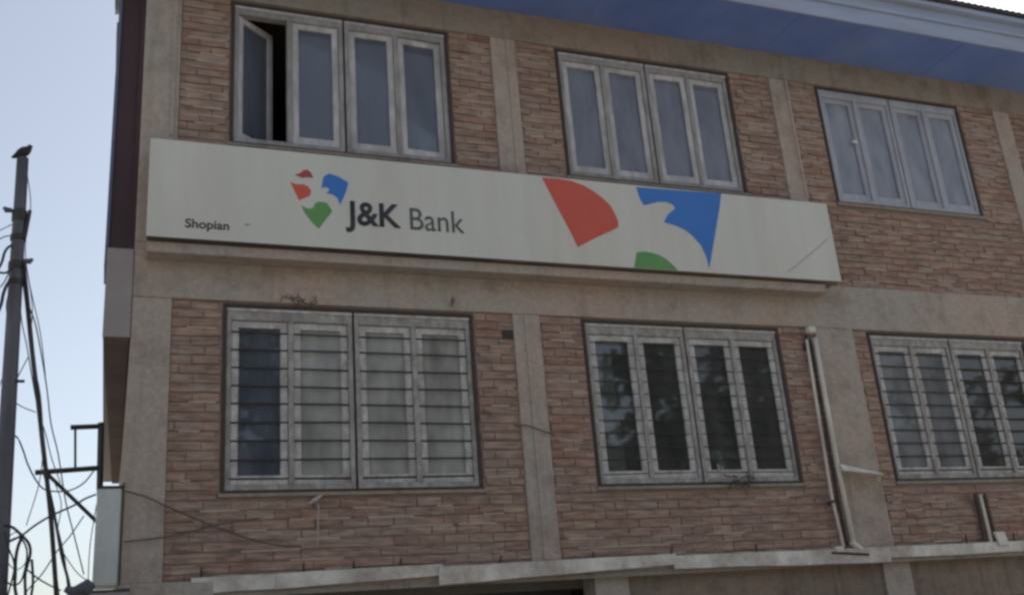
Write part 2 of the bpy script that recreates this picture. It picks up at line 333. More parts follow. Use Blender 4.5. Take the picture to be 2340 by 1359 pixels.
for (x0, x1, z0, z1) in panels:
    k0 = int(z0/(BH+JT)); k = k0
    while True:
        zb = k*(BH+JT); zt = zb+BH; k += 1
        if zb < z0+.004: zb = z0+.004
        if zb > z1-.02: break
        zt = min(zt, z1-.004)
        if zt-zb < .02: continue
        off = ((k % 2)*.5)*(BL+HJ)+.02*math.sin(k*12.9898)
        j = int((x0-off)/(BL+HJ))-1
        while True:
            a = off+j*(BL+HJ); b = a+BL+random.uniform(-.008, .005); j += 1
            if a > x1: break
            a2, b2 = max(a, x0+.005), min(b, x1-.005)
            if b2-a2 < .03: continue
            if 3.49 < (a2+b2)/2 < 3.66 and 4.56 < (zb+zt)/2 < 4.68: continue      # the dark hole beside the column
            allb.append((a2, b2, zb+random.uniform(-.002, .003), zt+random.uniform(-.004, .002)))
camp = Vector((0, 0, CAMZ))
def seen(b):       # sign board hides the wall behind it
    x, z = (b[0]+b[1])/2, (b[2]+b[3])/2
    if .2 < x < 7.7 and 5.35 < z < 6.45: return False
    return True
def size(b):
    x, z = (b[0]+b[1])/2, (b[2]+b[3])/2
    return (b[1]-b[0])*(b[3]-b[2])/((Vector((x, FY, z))-camp).length**2)*(1 if seen(b) else 0)
allb.sort(key=size, reverse=True)
ub = MB().box(-.5, .5, -.5, .5, -.5, .5)
unit = None
for i, (a, b, c, d) in enumerate(allb[:298]):
    if unit is None:
        o = ub.build('brick', MT['brick'], bld); unit = o.data
    else:
        o = bpy.data.objects.new('brick', unit); COL.objects.link(o); o.parent = bld
    pr = random.uniform(-.004, .006)
    o.location = ((a+b)/2, FY+.025-pr, (c+d)/2); o.scale = (b-a, .05, d-c)
    o.rotation_euler = (random.uniform(-.03, .03), random.uniform(-.012, .012), random.uniform(-.012, .012))
rb = MB()
for (a, b, c, d) in allb[298:]:
    pr = random.uniform(-.004, .006); t = random.uniform(-.0012, .0012); s = random.uniform(-.003, .003)
    y0 = FY-pr
    rb.pbox([(a, y0+s, c+t), (b, y0-s, c-t), (b, FY+.05, c), (a, FY+.05, c), (a, y0+s*.5, d+t), (b, y0-s*.5, d-t), (b, FY+.05, d), (a, FY+.05, d)])
tag(rb.build('brickwork', MT['brick'], bld), kind='stuff')
# pale smears of mortar squeezed from the bed joints
ms = MB()
for i in range(330):
    (x0, x1, z0, z1) = random.choice(panels)
    L = random.uniform(.08, .55)
    if x1-x0 < L+.04: continue
    x = random.uniform(x0+.01, x1-L-.01); k = random.randint(int(z0/(BH+JT))+1, int(z1/(BH+JT))-1); z = k*(BH+JT)-JT*.5
    d = i*.0000055; ms.box(x, x+L, FY-.005-d, FY+.009-d, z-.007-d, z+.005+d)
tag(ms.build('squeezed_mortar', MT['smear'], bld), kind='stuff')
MB().box(3.50, 3.62, FY-.0078, FY+.011, 4.572, 4.668).build('hole_shade_block', MT['iron'], bld)  # solid dark block standing in for the shaded depth of the hole

# windows ----------------------------------------------------------------
def window(x0, x1, z0, z1, low, glass=('glass',)*4, ajar=None, nbars=0, paint=None, bar_r=.0085):
    fm = MT[paint or ('frame_low' if low else 'frame')]; fd = MT['frame_dull' if low else (paint or 'frame_worn')]
    yF = FY+.010                                      # face of the timber frame
    o = MB()                                          # outer dark surround in the opening
    e = .032
    o.box(x0, x1, yF-.014, FY+.2, z1-e, z1).box(x0, x1, yF-.014, FY+.2, z0, z0+e*.8).box(x0, x0+e, yF-.014, FY+.2, z0+e*.8, z1-e).box(x1-e, x1, yF-.014, FY+.2, z0+e*.8, z1-e)
    win = o.build('window', MT['dark_frame'], bld)
    xm = (x0+x1)/2; g = .011
    ft = .115 if low else .095                        # head
    fb = .05
    halves = ((x0+e+.002, xm-g), (xm+g, x1-e-.002))
    MB().box(xm-g, xm+g, yF+.03, FY+.1, z0+e, z1-e).build('joint_strip', MT['dark_frame'], win)
    zi0, zi1 = z0+e*.8+.002, z1-e-.002
    k = 0
    for (a, b) in halves:
        f = MB(); j = .042; m = (a+b)/2; mw = .024
        f.box(a, b, yF, yF+.09, zi1-ft, zi1).box(a, b, yF, yF+.09, zi0, zi0+fb)
        f.box(a, a+j, yF, yF+.09, zi0+fb, zi1-ft).box(b-j, b, yF, yF+.09, zi0+fb, zi1-ft).box(m-mw, m+mw, yF-.004, yF+.085, zi0+fb, zi1-ft)
        f.build('frame', fd, win, bevel=.003)
        MB().box(a, b, yF-.010, yF-.0005, zi1-.030, zi1-.006).build('drip_bead', fm, win)
        for (sa, sb) in ((a+j+.003, m-mw-.003), (m+mw+.003, b-j-.003)):
            s0, s1 = zi0+fb+.003, zi1-ft-.003
            st, rl = .058, .062; yS = yF+.022
            # built with its hinge edge at x = 0 so that it can be swung
            W_ = sb-sa
            s = MB(); s.box(0, st, 0, .04, s0, s1).box(W_-st, W_, 0, .04, s0, s1).box(st, W_-st, 0, .04, s1-rl, s1).box(st, W_-st, 0, .04, s0, s0+rl+.015)
            s.box(st, st+.008, .006, .015, s0+rl+.015, s1-rl).box(W_-st-.008, W_-st, .006, .015, s0+rl+.015, s1-rl)
            so_ = s.build('sash', fm, win, bevel=.002)
            p = MB().box(st, W_-st, .026, .030, s0+rl+.015, s1-rl).build('pane', MT[glass[k]], win)
            ang = 0
            if ajar and k in ajar: ang = ajar[k]
            else: ang = random.uniform(-.010, .010)
            for q in (so_, p):
                q.location = (sa, yS, 0); q.rotation_euler = (random.uniform(-.0, .0), 0, ang)
            if ang == 0 or abs(ang) < .05: p.rotation_euler = (0, 0, ang)
            k += 1
    if low:
        for i in range(nbars):
            z = zi0+.10+i*((zi1-zi0-.16)/(nbars-1)) if nbars > 1 else 0
            MB().tube([(x0+e*.5, yF+.020, z+random.uniform(-.006, .006)), ((x0+x1)/2, yF+.020, z+random.uniform(-.008, .008)), (x1-e*.5, yF+.020, z+random.uniform(-.006, .006))], bar_r, 6).build('security_bar', MT['iron'], win)
    # sill
    MB().box(x0-.02, x1+.03, FY-.03, FY+.16, z0-.032, z0-.002).build('sill', MT['concrete_dark'], win)
    return win
window(*UP[0], *UZ, False, ('glass', 'glass', 'glass', 'glass'), ajar={0: R(38), 3: R(3)})
window(*UP[1], *UZ, False, ('glass_mid',)*4, ajar={2: R(-1.5)})
window(*UP[2], *UZ, False, ('glass_glare',)*4, paint='frame_glare')
window(*LO[0], *LZ, True, ('glass_blue', 'glass_frost', 'glass_frost', 'glass_frost'), nbars=10)
window(*LO[1], *LZ, True, ('glass_low',)*4, nbars=12, bar_r=.005)
window(*LO[2], *LZ, True, ('glass_dull', 'glass_dull', 'glass_low', 'glass_low'), nbars=11)

def curtain(x0, x1, z0, z1, m, label, y=FY+.105, amp=.02, per=.09, xb0=None, xb1=None, name='curtain', cat='curtain'):
    """hanging cloth; xb0/xb1 let the lower hem be drawn to one side"""
    nx, nz = max(8, int((x1-x0)/.02)), 10; V = []; F = []
    xb0 = x0 if xb0 is None else xb0; xb1 = x1 if xb1 is None else xb1
    ph = random.random()*6
    for j in range(nz+1):
        t = j/nz; a = x0+(xb0-x0)*(1-t); b = x1+(xb1-x1)*(1-t)
        for i in range(nx+1):
            u = i/nx; x = a+(b-a)*u
            V.append((x, y+amp*math.sin(2*math.pi*u*(x1-x0)/per+ph+.5*math.sin(4*t))*(.6+.4*math.sin(7*u+ph)), z0+(z1-z0)*t+.006*math.sin(9*u+ph)*(1-t)))
    for j in range(nz):
        for i in range(nx): q = j*(nx+1)+i; F.append((q, q+1, q+nx+2, q+nx+1))
    mb = MB(); mb.v = V; mb.f = F
    o = mb.build(name, m, smooth=True)
    sm = o.modifiers.new('thickness', 'SOLIDIFY'); sm.thickness = .003
    return tag(o, label, cat)
curtain(.95, 1.37, 3.2, 4.42, MT['cur_blue'], 'dark blue curtain behind the leftmost pane of the lower left window')
curtain(1.0, 1.40, 4.43, 4.75, MT['cur_grey'], 'small grey green cloth above the blue curtain, lower left window', y=FY+.13)
curtain(1.47, 1.98, 3.2, 4.75, MT['cur_grey'], 'grey green curtain behind the second pane of the lower left window')
curtain(2.03, 2.54, 3.2, 4.75, MT['cur_grey'], 'grey curtain behind the third pane of the lower left window')
curtain(2.60, 3.12, 3.2, 4.75, MT['cur_grey'], 'grey green curtain behind the rightmost pane of the lower left window')
curtain(4.44, 4.70, 3.2, 4.45, MT['cur_light'], 'narrow grey curtain at the left edge of the lower middle window', xb0=4.44, xb1=4.74, y=FY+.075, amp=.008)
curtain(6.2, 6.7, 4.45, 4.75, MT['cur_grey'], 'short grey blind across the top of the lower middle window at right')
curtain(8.05, 8.50, 3.75, 4.75, MT['cur_grey'], 'dull grey curtain in the leftmost pane of the lower right window', y=FY+.12)
curtain(8.68, 8.95, 3.25, 4.55, MT['cur_blue'], 'dark blue hanging cloth in the second pane of the lower right window', y=FY+.12)
curtain(9.2, 9.66, 3.2, 3.80, MT['cur_grey'], 'low grey curtain in the third pane of the lower right window', y=FY+.12)
curtain(9.2, 9.66, 4.36, 4.75, MT['cur_brown'], 'dull brown cloth across the top of the third pane, lower right window', y=FY+.12)
curtain(9.82, 10.2, 3.25, 4.15, MT['cur_blue'], 'dark blue curtain in the rightmost pane of the lower right window', y=FY+.12)
curtain(9.86, 10.1, 4.17, 4.55, MT['cur_green'], 'small green cloth above blue curtain, lower right window', y=FY+.19)
curtain(2.66, 2.98, 6.5, 7.95, MT['cur_pale'], 'pale blue curtain behind the rightmost pane of the upper left window', per=.07)
curtain(2.18, 2.50, 6.5, 7.95, MT['cur_blue'], 'dark curtain pulled aside diagonally in the upper left window', xb0=2.33, xb1=2.52, y=FY+.25)
curtain(8.02, 8.98, 6.5, 7.98, MT['cur_pale'], 'pale blue curtain in the left half of the upper right window')  # both pale cloths here also carry part of the glare in their colour
curtain(9.10, 10.12, 6.5, 7.98, MT['cur_pale'], 'pale pleated curtain in the right half of the upper right window', per=.06)
curtain(4.48, 6.58, 6.5, 7.98, MT['cur_blue'], 'dark blue grey curtain behind the upper middle window', y=FY+.22, per=.12)
tag(MB().box(8.36, 8.43, FY+.008, FY+.028, 7.30, 7.345).build('sticker', MT['white'], bevel=.004), 'small white tag stuck on the second pane of the upper right window', 'tag')

# flashing ledge above the shops ------------------------------------------
for (a, b, zt0, zt1, h0, h1, y0) in ((.62, 1.42, 2.425, 2.43, .13, .12, 8.93), (1.30, 2.74, 2.43, 2.445, .125, .10, 8.915), (2.70, 5.07, 2.425, 2.438, .155, .10, 8.90), (5.05, 7.62, 2.428, 2.415, .12, .155, 8.91), (7.60, 14.6, 2.42, 2.40, .115, .11, 8.93)):
    n_ = max(2, int((b-a)/.35)); mb = MB()
    led = []
    for i in range(n_+1):
        t = i/n_; x = a+(b-a)*t
        jt = random.uniform(-.006, .006)
        led.append((x, zt0+(zt1-zt0)*t+jt*.6, zt0+(zt1-zt0)*t-(h0+(h1-h0)*t)+jt, y0+random.uniform(-.006, .006)))
    for p, q in zip(led[:-1], led[1:]):
        bi = len(mb.v); th = .006
        # face, then a top lip running back to the wall
        mb.pbox([(p[0], p[3]+.01, p[2]), (q[0], q[3]+.01, q[2]), (q[0], q[3]+.01+th, q[2]), (p[0], p[3]+.01+th, p[2]), (p[0], p[3]-.004, p[1]), (q[0], q[3]-.004, q[1]), (q[0], q[3]+th, q[1]), (p[0], p[3]+th, p[1])])
        mb.pbox([(p[0], p[3]+th, p[1]-.012), (q[0], q[3]+th, q[1]-.012), (q[0], FY-.023, q[1]-.004), (p[0], FY-.023, p[1]-.004), (p[0], p[3]+th, p[1]-.004), (q[0], q[3]+th, q[1]-.004), (q[0], FY-.023, q[1]+.004), (p[0], FY-.023, p[1]+.004)])
    mb.build('flashing_sheet', MT['flashing'], bld)
MB().box(.07, .80, 8.93, FY-.022, 2.24, 2.40).build('ledge_end', MT['concrete'], bld, bevel=.012)
MB().box(.80, 14.6, 8.96, FY-.023, 2.26, 2.30).build('ledge', MT['concrete_dark'], bld)
for x in (.69, 1.52, 1.95, 2.37, 3.30, 4.22, 5.06, 6.02, 8.72, 9.4):
    MB().tube([(x+random.uniform(-.012, .012), 8.965, 2.41), (x+.01, 8.96, 2.50+random.uniform(0, .02))], [.012, .008], 6).build('rebar_stub', MT['iron'], bld)
# ground floor
MB().box(4.6, 14.6, FY+.06, FY+.30, 1.85, Zb-.02).build('lintel', MT['concrete_brown'], bld)
MB().box(.07, .42, FY-.01, FY+.30, 0, Zb-.02).build('pier', MT['concrete'], bld)
for x in (4.25, 7.6, 10.9, 14.25): MB().box(x, x+.35, FY+.03, FY+.30, 0, 2.26 if x > 4.3 else 2.28).build('pier', MT['concrete'], bld)
for (a, b, zt) in ((.43, 4.24, 2.27), (4.61, 7.59, 1.84), (7.96, 10.89, 1.84), (11.26, 14.24, 1.84)):
    s = bld
    sh = MB().box(a, b, FY+.56, FY+.60, .13, zt).build('shop_shutter', MT['shutter'], bld)
    z = .15
    while z < zt-.08:
        MB().box(a+.01, b-.01, FY+.545, FY+.559, z, z+.075).build('slat', MT['shutter'], sh); z += .09

# left edge: maroon cladding, side sign, metal box --------------------------
MB().box(-.145, .068, FY+.02, FY+.40, 5.1, Zr-.01).build('maroon_cladding', MT['maroon'], bld)
MB().box(-.175, -.147, FY+.0, FY+.42, 5.1, Zr-.012).build('cladding_trim', MT['blue_trim'], bld)
MB().box(.03, .069, FY-.005, FY+.019, 5.1, Zr-.012).build('cladding_trim', MT['maroon'], bld)
sb = empty('side_sign_box', 'long grey box sign fixed along the left side wall, seen end on', 'sign')
MB().box(-.155, .066, FY-.03, FY-.005, 4.46, 5.28).build('end_panel', MT['side_box'], sb, bevel=.004)
MB().box(-.15, .060, FY-.004, 15.9, 4.47, 5.09).build('housing', MT['side_box'], sb)
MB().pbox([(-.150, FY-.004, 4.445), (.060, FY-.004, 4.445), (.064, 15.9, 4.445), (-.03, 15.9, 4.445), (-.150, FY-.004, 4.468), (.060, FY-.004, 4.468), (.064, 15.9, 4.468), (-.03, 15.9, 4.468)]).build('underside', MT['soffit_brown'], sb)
cb = empty('metal_duct', 'pale galvanised metal box on the building corner, below the side sign', 'metal box')
MB().box(-.125, .064, FY-.02, FY+.30, 2.40, 3.17).build('casing', MT['zinc'], cb, bevel=.006)
MB().box(-.132, .066, FY-.026, FY+.31, 3.172, 3.19).build('lid', MT['iron'], cb)
MB().box(.067, .082, FY-.03, FY+.02, 2.36, 3.21).build('edge_seal', MT['iron'], cb)
c2 = tag(MB().box(-.15, .15, FY-.12, FY-.03, 2.05, 2.345).build('cabinet', MT['side_box'], bevel=.006), 'pale bluish cabinet top at the very bottom, below the galvanised box', 'cabinet')
MB().box(-.155, .155, FY-.125, FY-.035, 2.347, 2.362).build('cabinet_lid', MT['iron'], c2)
# steel bracket
br = empty('steel_bracket', 'dark welded steel bracket jutting left from the building corner', 'bracket')
YB = 9.20
def bar(a, b, r, nm='bar', par=br, m='iron', Y=YB): return MB().tube([at(*a, Y), at(*b, Y)], r, 4).build(nm, MT[m], par)
bar((161, 976), (236, 973), .022, 'top_arm'); bar((80, 1079), (232, 1068), .022, 'lower_arm'); bar((172, 978), (172, 1072), .010, 'strut')
bar((231, 965), (228, 1115), .026, 'post'); bar((108, 1082), (222, 1192), .016, 'brace')

# bank sign -----------------------------------------------------------------
SY = 8.70
sg = empty('bank_sign', 'long pale bank sign board with black lettering and red, blue and green emblem', 'sign')
SX0, SX1, SZ0, SZ1 = .155, 7.50, 5.30, 6.255
MB().box(SX0+.01, SX1-.01, SY+.012, FY-.023, SZ0+.004, SZ1-.004).build('housing', MT['sign_box'], sg)
MB().box(.165, 7.33, 8.77, FY-.0225, 5.185, SZ0-.014).build('sign_ledge', MT['concrete'], bld, bevel=.006)
MB().box(SX0, SX1, SY, SY+.011, SZ0, SZ1).build('face', MT['sign'], sg, bevel=.002)
MB().box(SX0+.0, SX0+3.2, SY+.0125, SY+.03, SZ0-.007, SZ0+.003).build('bottom_trim', MT['iron'], sg)
MB().box(SX0+.0, SX1, SY+.0125, SY+.03, SZ1-.003, SZ1+.008).build('top_trim', MT['iron'], sg)
def Q(pts, ox, oy, sc): return [tuple(at(ox+x/sc, oy+y/sc, SY)[i] for i in (0, 2)) for x, y in pts]
def clampz(P): return [(x, min(SZ1-.004, max(SZ0+.004, z))) for x, z in P]
def ms_(pts, nm, m, ox, oy, sc): return MB().prism(clampz(Q(pts, ox, oy, sc)), SY-.0035, SY-.0005).build(nm, MT[m], sg)
a1 = (340, 300, 3.0)
ms_([(1000, 298), (1035, 290), (1060, 268), (1090, 264), (1112, 285), (1128, 320), (1090, 316), (1050, 320)], 'emblem_flake', 'darkred', *a1)
ms_([(970, 348), (1005, 364), (1060, 364), (1095, 382), (1114, 412), (1104, 442), (1030, 474), (1008, 425)], 'emblem_flake', 'red', *a1)
ms_([(1198, 312), (1235, 290), (1300, 312), (1368, 352), (1350, 420), (1312, 505), (1292, 455), (1255, 432), (1215, 425), (1240, 405), (1225, 385), (1183, 388)], 'emblem_flake', 'blue', *a1)
ms_([(1045, 508), (1085, 530), (1122, 530), (1140, 495), (1165, 482), (1218, 490), (1240, 520), (1258, 548), (1205, 615), (1165, 668), (1120, 625), (1070, 560)], 'emblem_flake', 'green', *a1)
a2 = (1100, 380, 2.721)
ms_([(376, 70), (480, 78), (560, 92), (640, 122), (700, 158), (755, 200), (800, 242), (832, 300), (850, 345), (852, 378), (800, 405), (720, 440), (600, 502), (560, 420), (470, 250)], 'emblem_large_flake', 'red', *a2)
ms_([(962, 130), (1490, 170), (1480, 260), (1450, 440), (1417, 632), (1398, 560), (1365, 490), (1310, 430), (1265, 395), (1205, 368), (1135, 348), (1160, 300), (1205, 262), (1190, 238), (1150, 222), (1095, 222), (1045, 235), (1010, 243), (985, 200)], 'emblem_large_flake', 'blue', *a2)
ms_([(966, 535), (1005, 530), (1050, 535), (1100, 549), (1145, 574), (1185, 608), (1222, 655), (1100, 665), (955, 660)], 'emblem_large_flake', 'green', *a2)
def text(s, x0, x1, z0, hcap, m, off=0, nm='letter', weights=None):
    """each character its own mesh, fitted between x0 and x1 with cap height hcap"""
    def glyphs(s):
        c = bpy.data.curves.new('t', 'FONT'); c.body = s; c.size = 1; c.offset = off; c.extrude = 0
        o = bpy.data.objects.new('t', c); COL.objects.link(o); bpy.context.view_layer.update()
        me = bpy.data.meshes.new_from_object(o.evaluated_get(bpy.context.evaluated_depsgraph_get()))
        bpy.data.objects.remove(o); return me
    full = glyphs(s); fx = [v.co.x for v in full.vertices]; f0, f1 = min(fx), max(fx)
    H = glyphs('H'); hz = max(v.co.y for v in H.vertices)-min(v.co.y for v in H.vertices)
    sx = (x1-x0)/(f1-f0); sz = hcap/hz
    for i, ch in enumerate(s):
        if ch == ' ': continue
        pre = glyphs(s[:i+1]); gl = glyphs(ch)
        right = max(v.co.x for v in pre.vertices); gr = max(v.co.x for v in gl.vertices)
        dx = right-gr
        bm = bmesh.new(); bm.from_mesh(gl)
        for v in bm.verts: v.co = Vector((x0+(v.co.x+dx-f0)*sx, SY-.0015, z0+v.co.y*sz))
        bmesh.ops.recalc_face_normals(bm, faces=bm.faces)
        ex = bmesh.ops.extrude_face_region(bm, geom=bm.faces[:])
        for v in ex['geom']:
            if isinstance(v, bmesh.types.BMVert): v.co.y -= .003
        bmesh.ops.recalc_face_normals(bm, faces=bm.faces)
        me = bpy.data.meshes.new(nm); bm.to_mesh(me); bm.free(); me.materials.append(MT[m])
        o = bpy.data.objects.new(nm, me); COL.objects.link(o); o.parent = sg
text('J&K', 1.905, 2.44, 5.555, .245, 'black', off=.022)
text('Bank', 2.53, 3.075, 5.545, .225, 'grey_letter', off=.002)
text('Shopian', .475, .85, 5.405, .085, 'black', off=.012)
MB().box(.985, 1.03, SY-.003, SY-.0005, 5.466, 5.474).build('dash', MT['grey_letter'], sg)

# pipes on the right ----------------------------------------------------------
pp = empty('drain_pipes', 'pair of tall dirty white plastic pipes on the wall between windows', 'pipes')
def wp(lst, off): return [Vector((at(x, y, FY-off).x, FY-off, at(x, y, FY-off).z)) for x, y in lst]
MB().tube(wp([(1843, 776), (1872, 960), (1901, 1137), (1928, 1250)], .05), .016, 10).build('thin_pipe', MT['white_pipe'], pp, smooth=True)
MB().tube(wp([(1862, 772), (1891, 936), (1915, 1070), (1950, 1240)], .06), .026, 12).build('thick_pipe', MT['white_pipe'], pp, smooth=True)
MB().tube(wp([(1851, 775), (1882, 950), (1908, 1105), (1936, 1246)], .03), .012, 6).build('cable', MT['iron'], pp)
MB().box(7.10, 7.20, FY-.10, FY-.02, 4.755, 4.83).build('cap', MT['white'], pp, bevel=.012)
MB().tube(wp([(1842, 765), (1840, 800)], .03), .02, 6).build('clip', MT['iron'], pp)
MB().tube(wp([(1893, 1150), (1912, 1140)], .05), .02, 6).build('clip', MT['iron'], pp)
MB().tube(wp([(1908, 1256), (1924, 1254)], .07), .035, 8).build('elbow', MT['white_pipe'], pp)
MB().tube(wp([(1946, 1238), (1968, 1254)], .08), .03, 8).build('elbow', MT['white_pipe'], pp)
MB().tube(wp([(1900, 1262), (1985, 1266)], .09), .014, 8).build('elbow', MT['iron'], pp)
q0, q1 = at(1915, 1070, FY-.07), at(2008, 1084, FY-.07)
arm = MB().pbox([(q0.x, FY-.16, q0.z-.035), (q1.x, FY-.16, q1.z-.018), (q1.x, FY-.02, q1.z-.018), (q0.x, FY-.02, q0.z-.035), (q0.x, FY-.12, q0.z+.045), (q1.x, FY-.12, q1.z+.012), (q1.x, FY-.02, q1.z+.012), (q0.x, FY-.02, q0.z+.045)]).build('lamp_arm', MT['white_pipe'], bevel=.006)
tag(arm, 'white plastic wall bracket beside the tall pipes, pointing right', 'wall bracket')
dp = empty('cable_channel', 'short dark pair of pipes on the wall below the lower right window', 'pipes')
MB().tube(wp([(2229, 1127), (2252, 1240)], .04), .022, 8).build('pipe', MT['dark_pipe'], dp)
MB().tube(wp([(2249, 1127), (2278, 1243)], .05), .020, 8).build('pipe', MT['dark_pipe'], dp)
MB().tube(wp([(2239, 1130), (2266, 1242)], .03), .020, 6).build('channel', MT['white_pipe'], dp)
q0 = at(2272, 1214, FY-.08); q1 = at(2306, 1245, FY-.08)
tag(MB().pbox([(q0.x+.03, FY-.09, q1.z), (q1.x, FY-.09, q1.z), (q1.x, FY-.05, q1.z), (q0.x+.03, FY-.05, q1.z), (q0.x, FY-.09, q0.z), (q1.x-.03, FY-.09, q0.z), (q1.x-.03, FY-.05, q0.z), (q0.x, FY-.05, q0.z)]).build('junction_box', MT['white'], bevel=.004), 'small white box beside the short dark pipes on the ledge', 'junction box')

# wires and bits on the facade -------------------------------------------------
def wire(pts, off, r, label, m='cable', nm='wire', grp=None):
    o = MB().tube(smooth_path(wp(pts, off)), r, 6).build(nm, MT[m]); return tag(o, label, 'wire', grp)
wire([(286, 1121), (335, 1135), (385, 1158), (490, 1202), (570, 1230), (640, 1246), (690, 1247)], .05, .006, 'thin dark wire sagging right from the corner box across the brick', 'stain')
wire([(284, 1237), (350, 1230), (400, 1222), (470, 1205), (510, 1196), (590, 1184)], .045, .006, 'thin dark wire rising right and crossing another below the lower left window', 'stain')
wire([(1100, 940), (1118, 944), (1122, 952)], .03, .006, 'short wire end at the right edge of the lower left window', 'stain')
wire([(1175, 972), (1205, 972), (1235, 982), (1268, 993)], .04, .006, 'thin dark wire across the middle concrete column', 'stain')
wire([(728, 1150), (727, 1200), (725, 1246)], .04, .006, 'pale string hanging below the lower left window', 'string', 'string')
tag(MB().tube(wp([(705, 1150), (722, 1140), (738, 1128)], .05), [.008, .02, .006], 6).build('cloth_scrap', MT['string']), 'scrap of pale cloth on the sill of the lower left window', 'cloth')
wire([(1800, 622), (1840, 590), (1870, 565), (1892, 545)], .305, .0016, 'thin dark wire across the blank right end of the sign', 'stain')
tw = MB()
for i in range(16):
    x = 640+random.random()*100; y = 668+random.random()*22
    p = [(x, y), (x+random.uniform(-14, 14), y+random.uniform(-10, 10)), (x+random.uniform(-18, 18), y+random.uniform(4, 20))]
    tw.tube(wp(p, .028), .0035, 4)
tag(tw.build('dry_roots', MT['stain']), 'dry brown roots clinging to the beam above the lower left window', 'roots')
tw = MB()
for i in range(4):
    p = [(1030+random.uniform(-8, 8), 700), (1038+random.uniform(-6, 6), 672+random.uniform(-4, 14))]; tw.tube(wp(p, .028), .0025, 4)
tag(tw.build('dry_twig', MT['stain']), 'dry twig above the right end of the lower left window', 'twig')
tw = MB()
for p in ([(1640, 1060), (1646, 1085), (1655, 1100)], [(1655, 1078), (1638, 1090), (1612, 1094)], [(1630, 1096), (1652, 1092), (1668, 1086)]): tw.tube(wp(p, .05), .008, 5)
tag(tw.build('white_twig', MT['string']), 'pale twig sticking up from the sill of the lower middle window', 'twig')
tw = MB()
for i in range(26):
    x = 1690+random.uniform(-26, 26); y = 1098+random.uniform(-12, 12); tw.tube(wp([(x, y), (x+random.uniform(-18, 18), y+random.uniform(-10, 14))], .04+random.random()*.03), .007, 4)
tag(tw.build('bird_nest', MT['stain']), 'tangle of dry brown twigs on the sill of the lower middle window', 'nest')

# utility pole ------------------------------------------------------------------
YP = 8.0
pt = at(52, 362, YP); pb = at(-20, 1359, YP)
px = pt.x
pole = empty('utility_pole', 'tall grey steel utility pole at the left edge with wires tied to it', 'pole', )
d = (at(10, 1100, YP)-at(53, 362, YP)); 
def pole_at(z): t = (z-pt.z)/d.z; return Vector((px+d.x*t, YP, z))
MB().tube([pole_at(z) for z in (0, 1.5, 3, 4.2, 5.0)]+[pole_at(5.1), pole_at(pt.z)], [.072, .066, .058, .051, .047, .045, .043], 14).build('shaft', MT['pole'], pole, smooth=True)
for y0, y1, r in ((482, 506, .054), (538, 550, .056), (600, 616, .058), (640, 652, .055)):
    a = pole_at(at(45, y0, YP).z); b = pole_at(at(45, y1, YP).z)
    MB().tube([a, b], r, 10).build('clamp', MT['iron'], pole)
MB().tube([pole_at(5.02)+Vector((.05, -.03, -.12)), pole_at(5.02)+Vector((.07, -.02, .12))], .014, 6).build('pipe_stub', MT['iron'], pole)
for z, s in ((5.13, -1), (4.72, 1)):
    c = pole_at(z); MB().tube([c+Vector((s*.05, -.02, 0)), c+Vector((s*.09, -.02, .0)), c+Vector((s*.11, -.02, .02))], [.018, .024, .012], 8).build('insulator', MT['pole'], pole)
MB().tube([pole_at(3.78)+Vector((.05, -.03, 0)), pole_at(3.78)+Vector((.10, -.03, 0))], .012, 6).build('bolt', MT['iron'], pole)

# cables by the pole
def cab(pts, r, label, y0=8.0, y1=8.0, m='cable', z2=True, grp='cables hanging from the utility pole'):
    n_ = len(pts); P = []
    for i, (x, y) in enumerate(pts):
        if z2: x, y = x/2.062, 700+y/2.062
        P.append(at(x, y, y0+(y1-y0)*i/(n_-1)))
    o = MB().tube(smooth_path(P, 5), r, 6).build('cable', MT[m]); return tag(o, label, 'cable', grp)
cab([(105, -215), (118, -100), (130, 0), (150, 200), (180, 450), (205, 680), (225, 850), (240, 1000), (255, 1200), (268, 1400)], .017, 'thickest black cable bundle descending from the pole past the bracket', 8.0, 8.5)
cab([(112, -210), (128, -80), (142, 60), (162, 260), (190, 500), (212, 690), (232, 870), (250, 1060), (262, 1240), (280, 1400)], .009, 'thin black cable hugging the right of the thickest bundle', 7.95, 8.45)
cab([(205, 775), (235, 880), (260, 1000), (290, 1170), (322, 1290), (340, 1400)], .011, 'black cable from the bracket tip down to the bottom', 8.6, 8.7)
cab([(210, 800), (245, 930), (275, 1060), (300, 1170), (318, 1300), (326, 1400)], .007, 'thinner black cable beside the one from the bracket tip', 8.6, 8.6)
cab([(108, -200), (125, -40), (160, 60), (185, 170), (220, 380), (240, 550), (275, 700), (310, 920), (350, 1080), (395, 1260)], .005, 'thin grey wire bowing out furthest right of the bundle', 8.0, 8.8, 'cable_grey')
cab([(88, -160), (100, 50), (125, 180), (150, 330), (178, 480), (215, 600), (245, 720), (285, 830)], .004, 'hair thin grey wire between pole and bundle', 8.0, 8.5, 'cable_grey')
cab([(75, 350), (100, 300), (135, 235)], .004, 'short grey wire linking pole and bundle, upper one', 8, 8, 'cable_grey')
cab([(70, 452), (110, 475), (168, 497)], .004, 'short grey wire linking pole and bundle, lower one', 8, 8.1, 'cable_grey')
cab([(58, 600), (85, 622), (110, 680), (130, 740), (165, 810), (205, 858), (260, 870), (330, 865), (395, 830), (445, 770)], .006, 'dark wire sagging from the pole up to the bracket', 8, 9.0, 'cable_grey')
cab([(450, 885), (400, 905), (350, 935), (240, 985), (165, 1030), (105, 1075), (30, 1112), (-30, 1130)], .008, 'black wire sloping down left from the metal box to the pole', 9.0, 8.0)
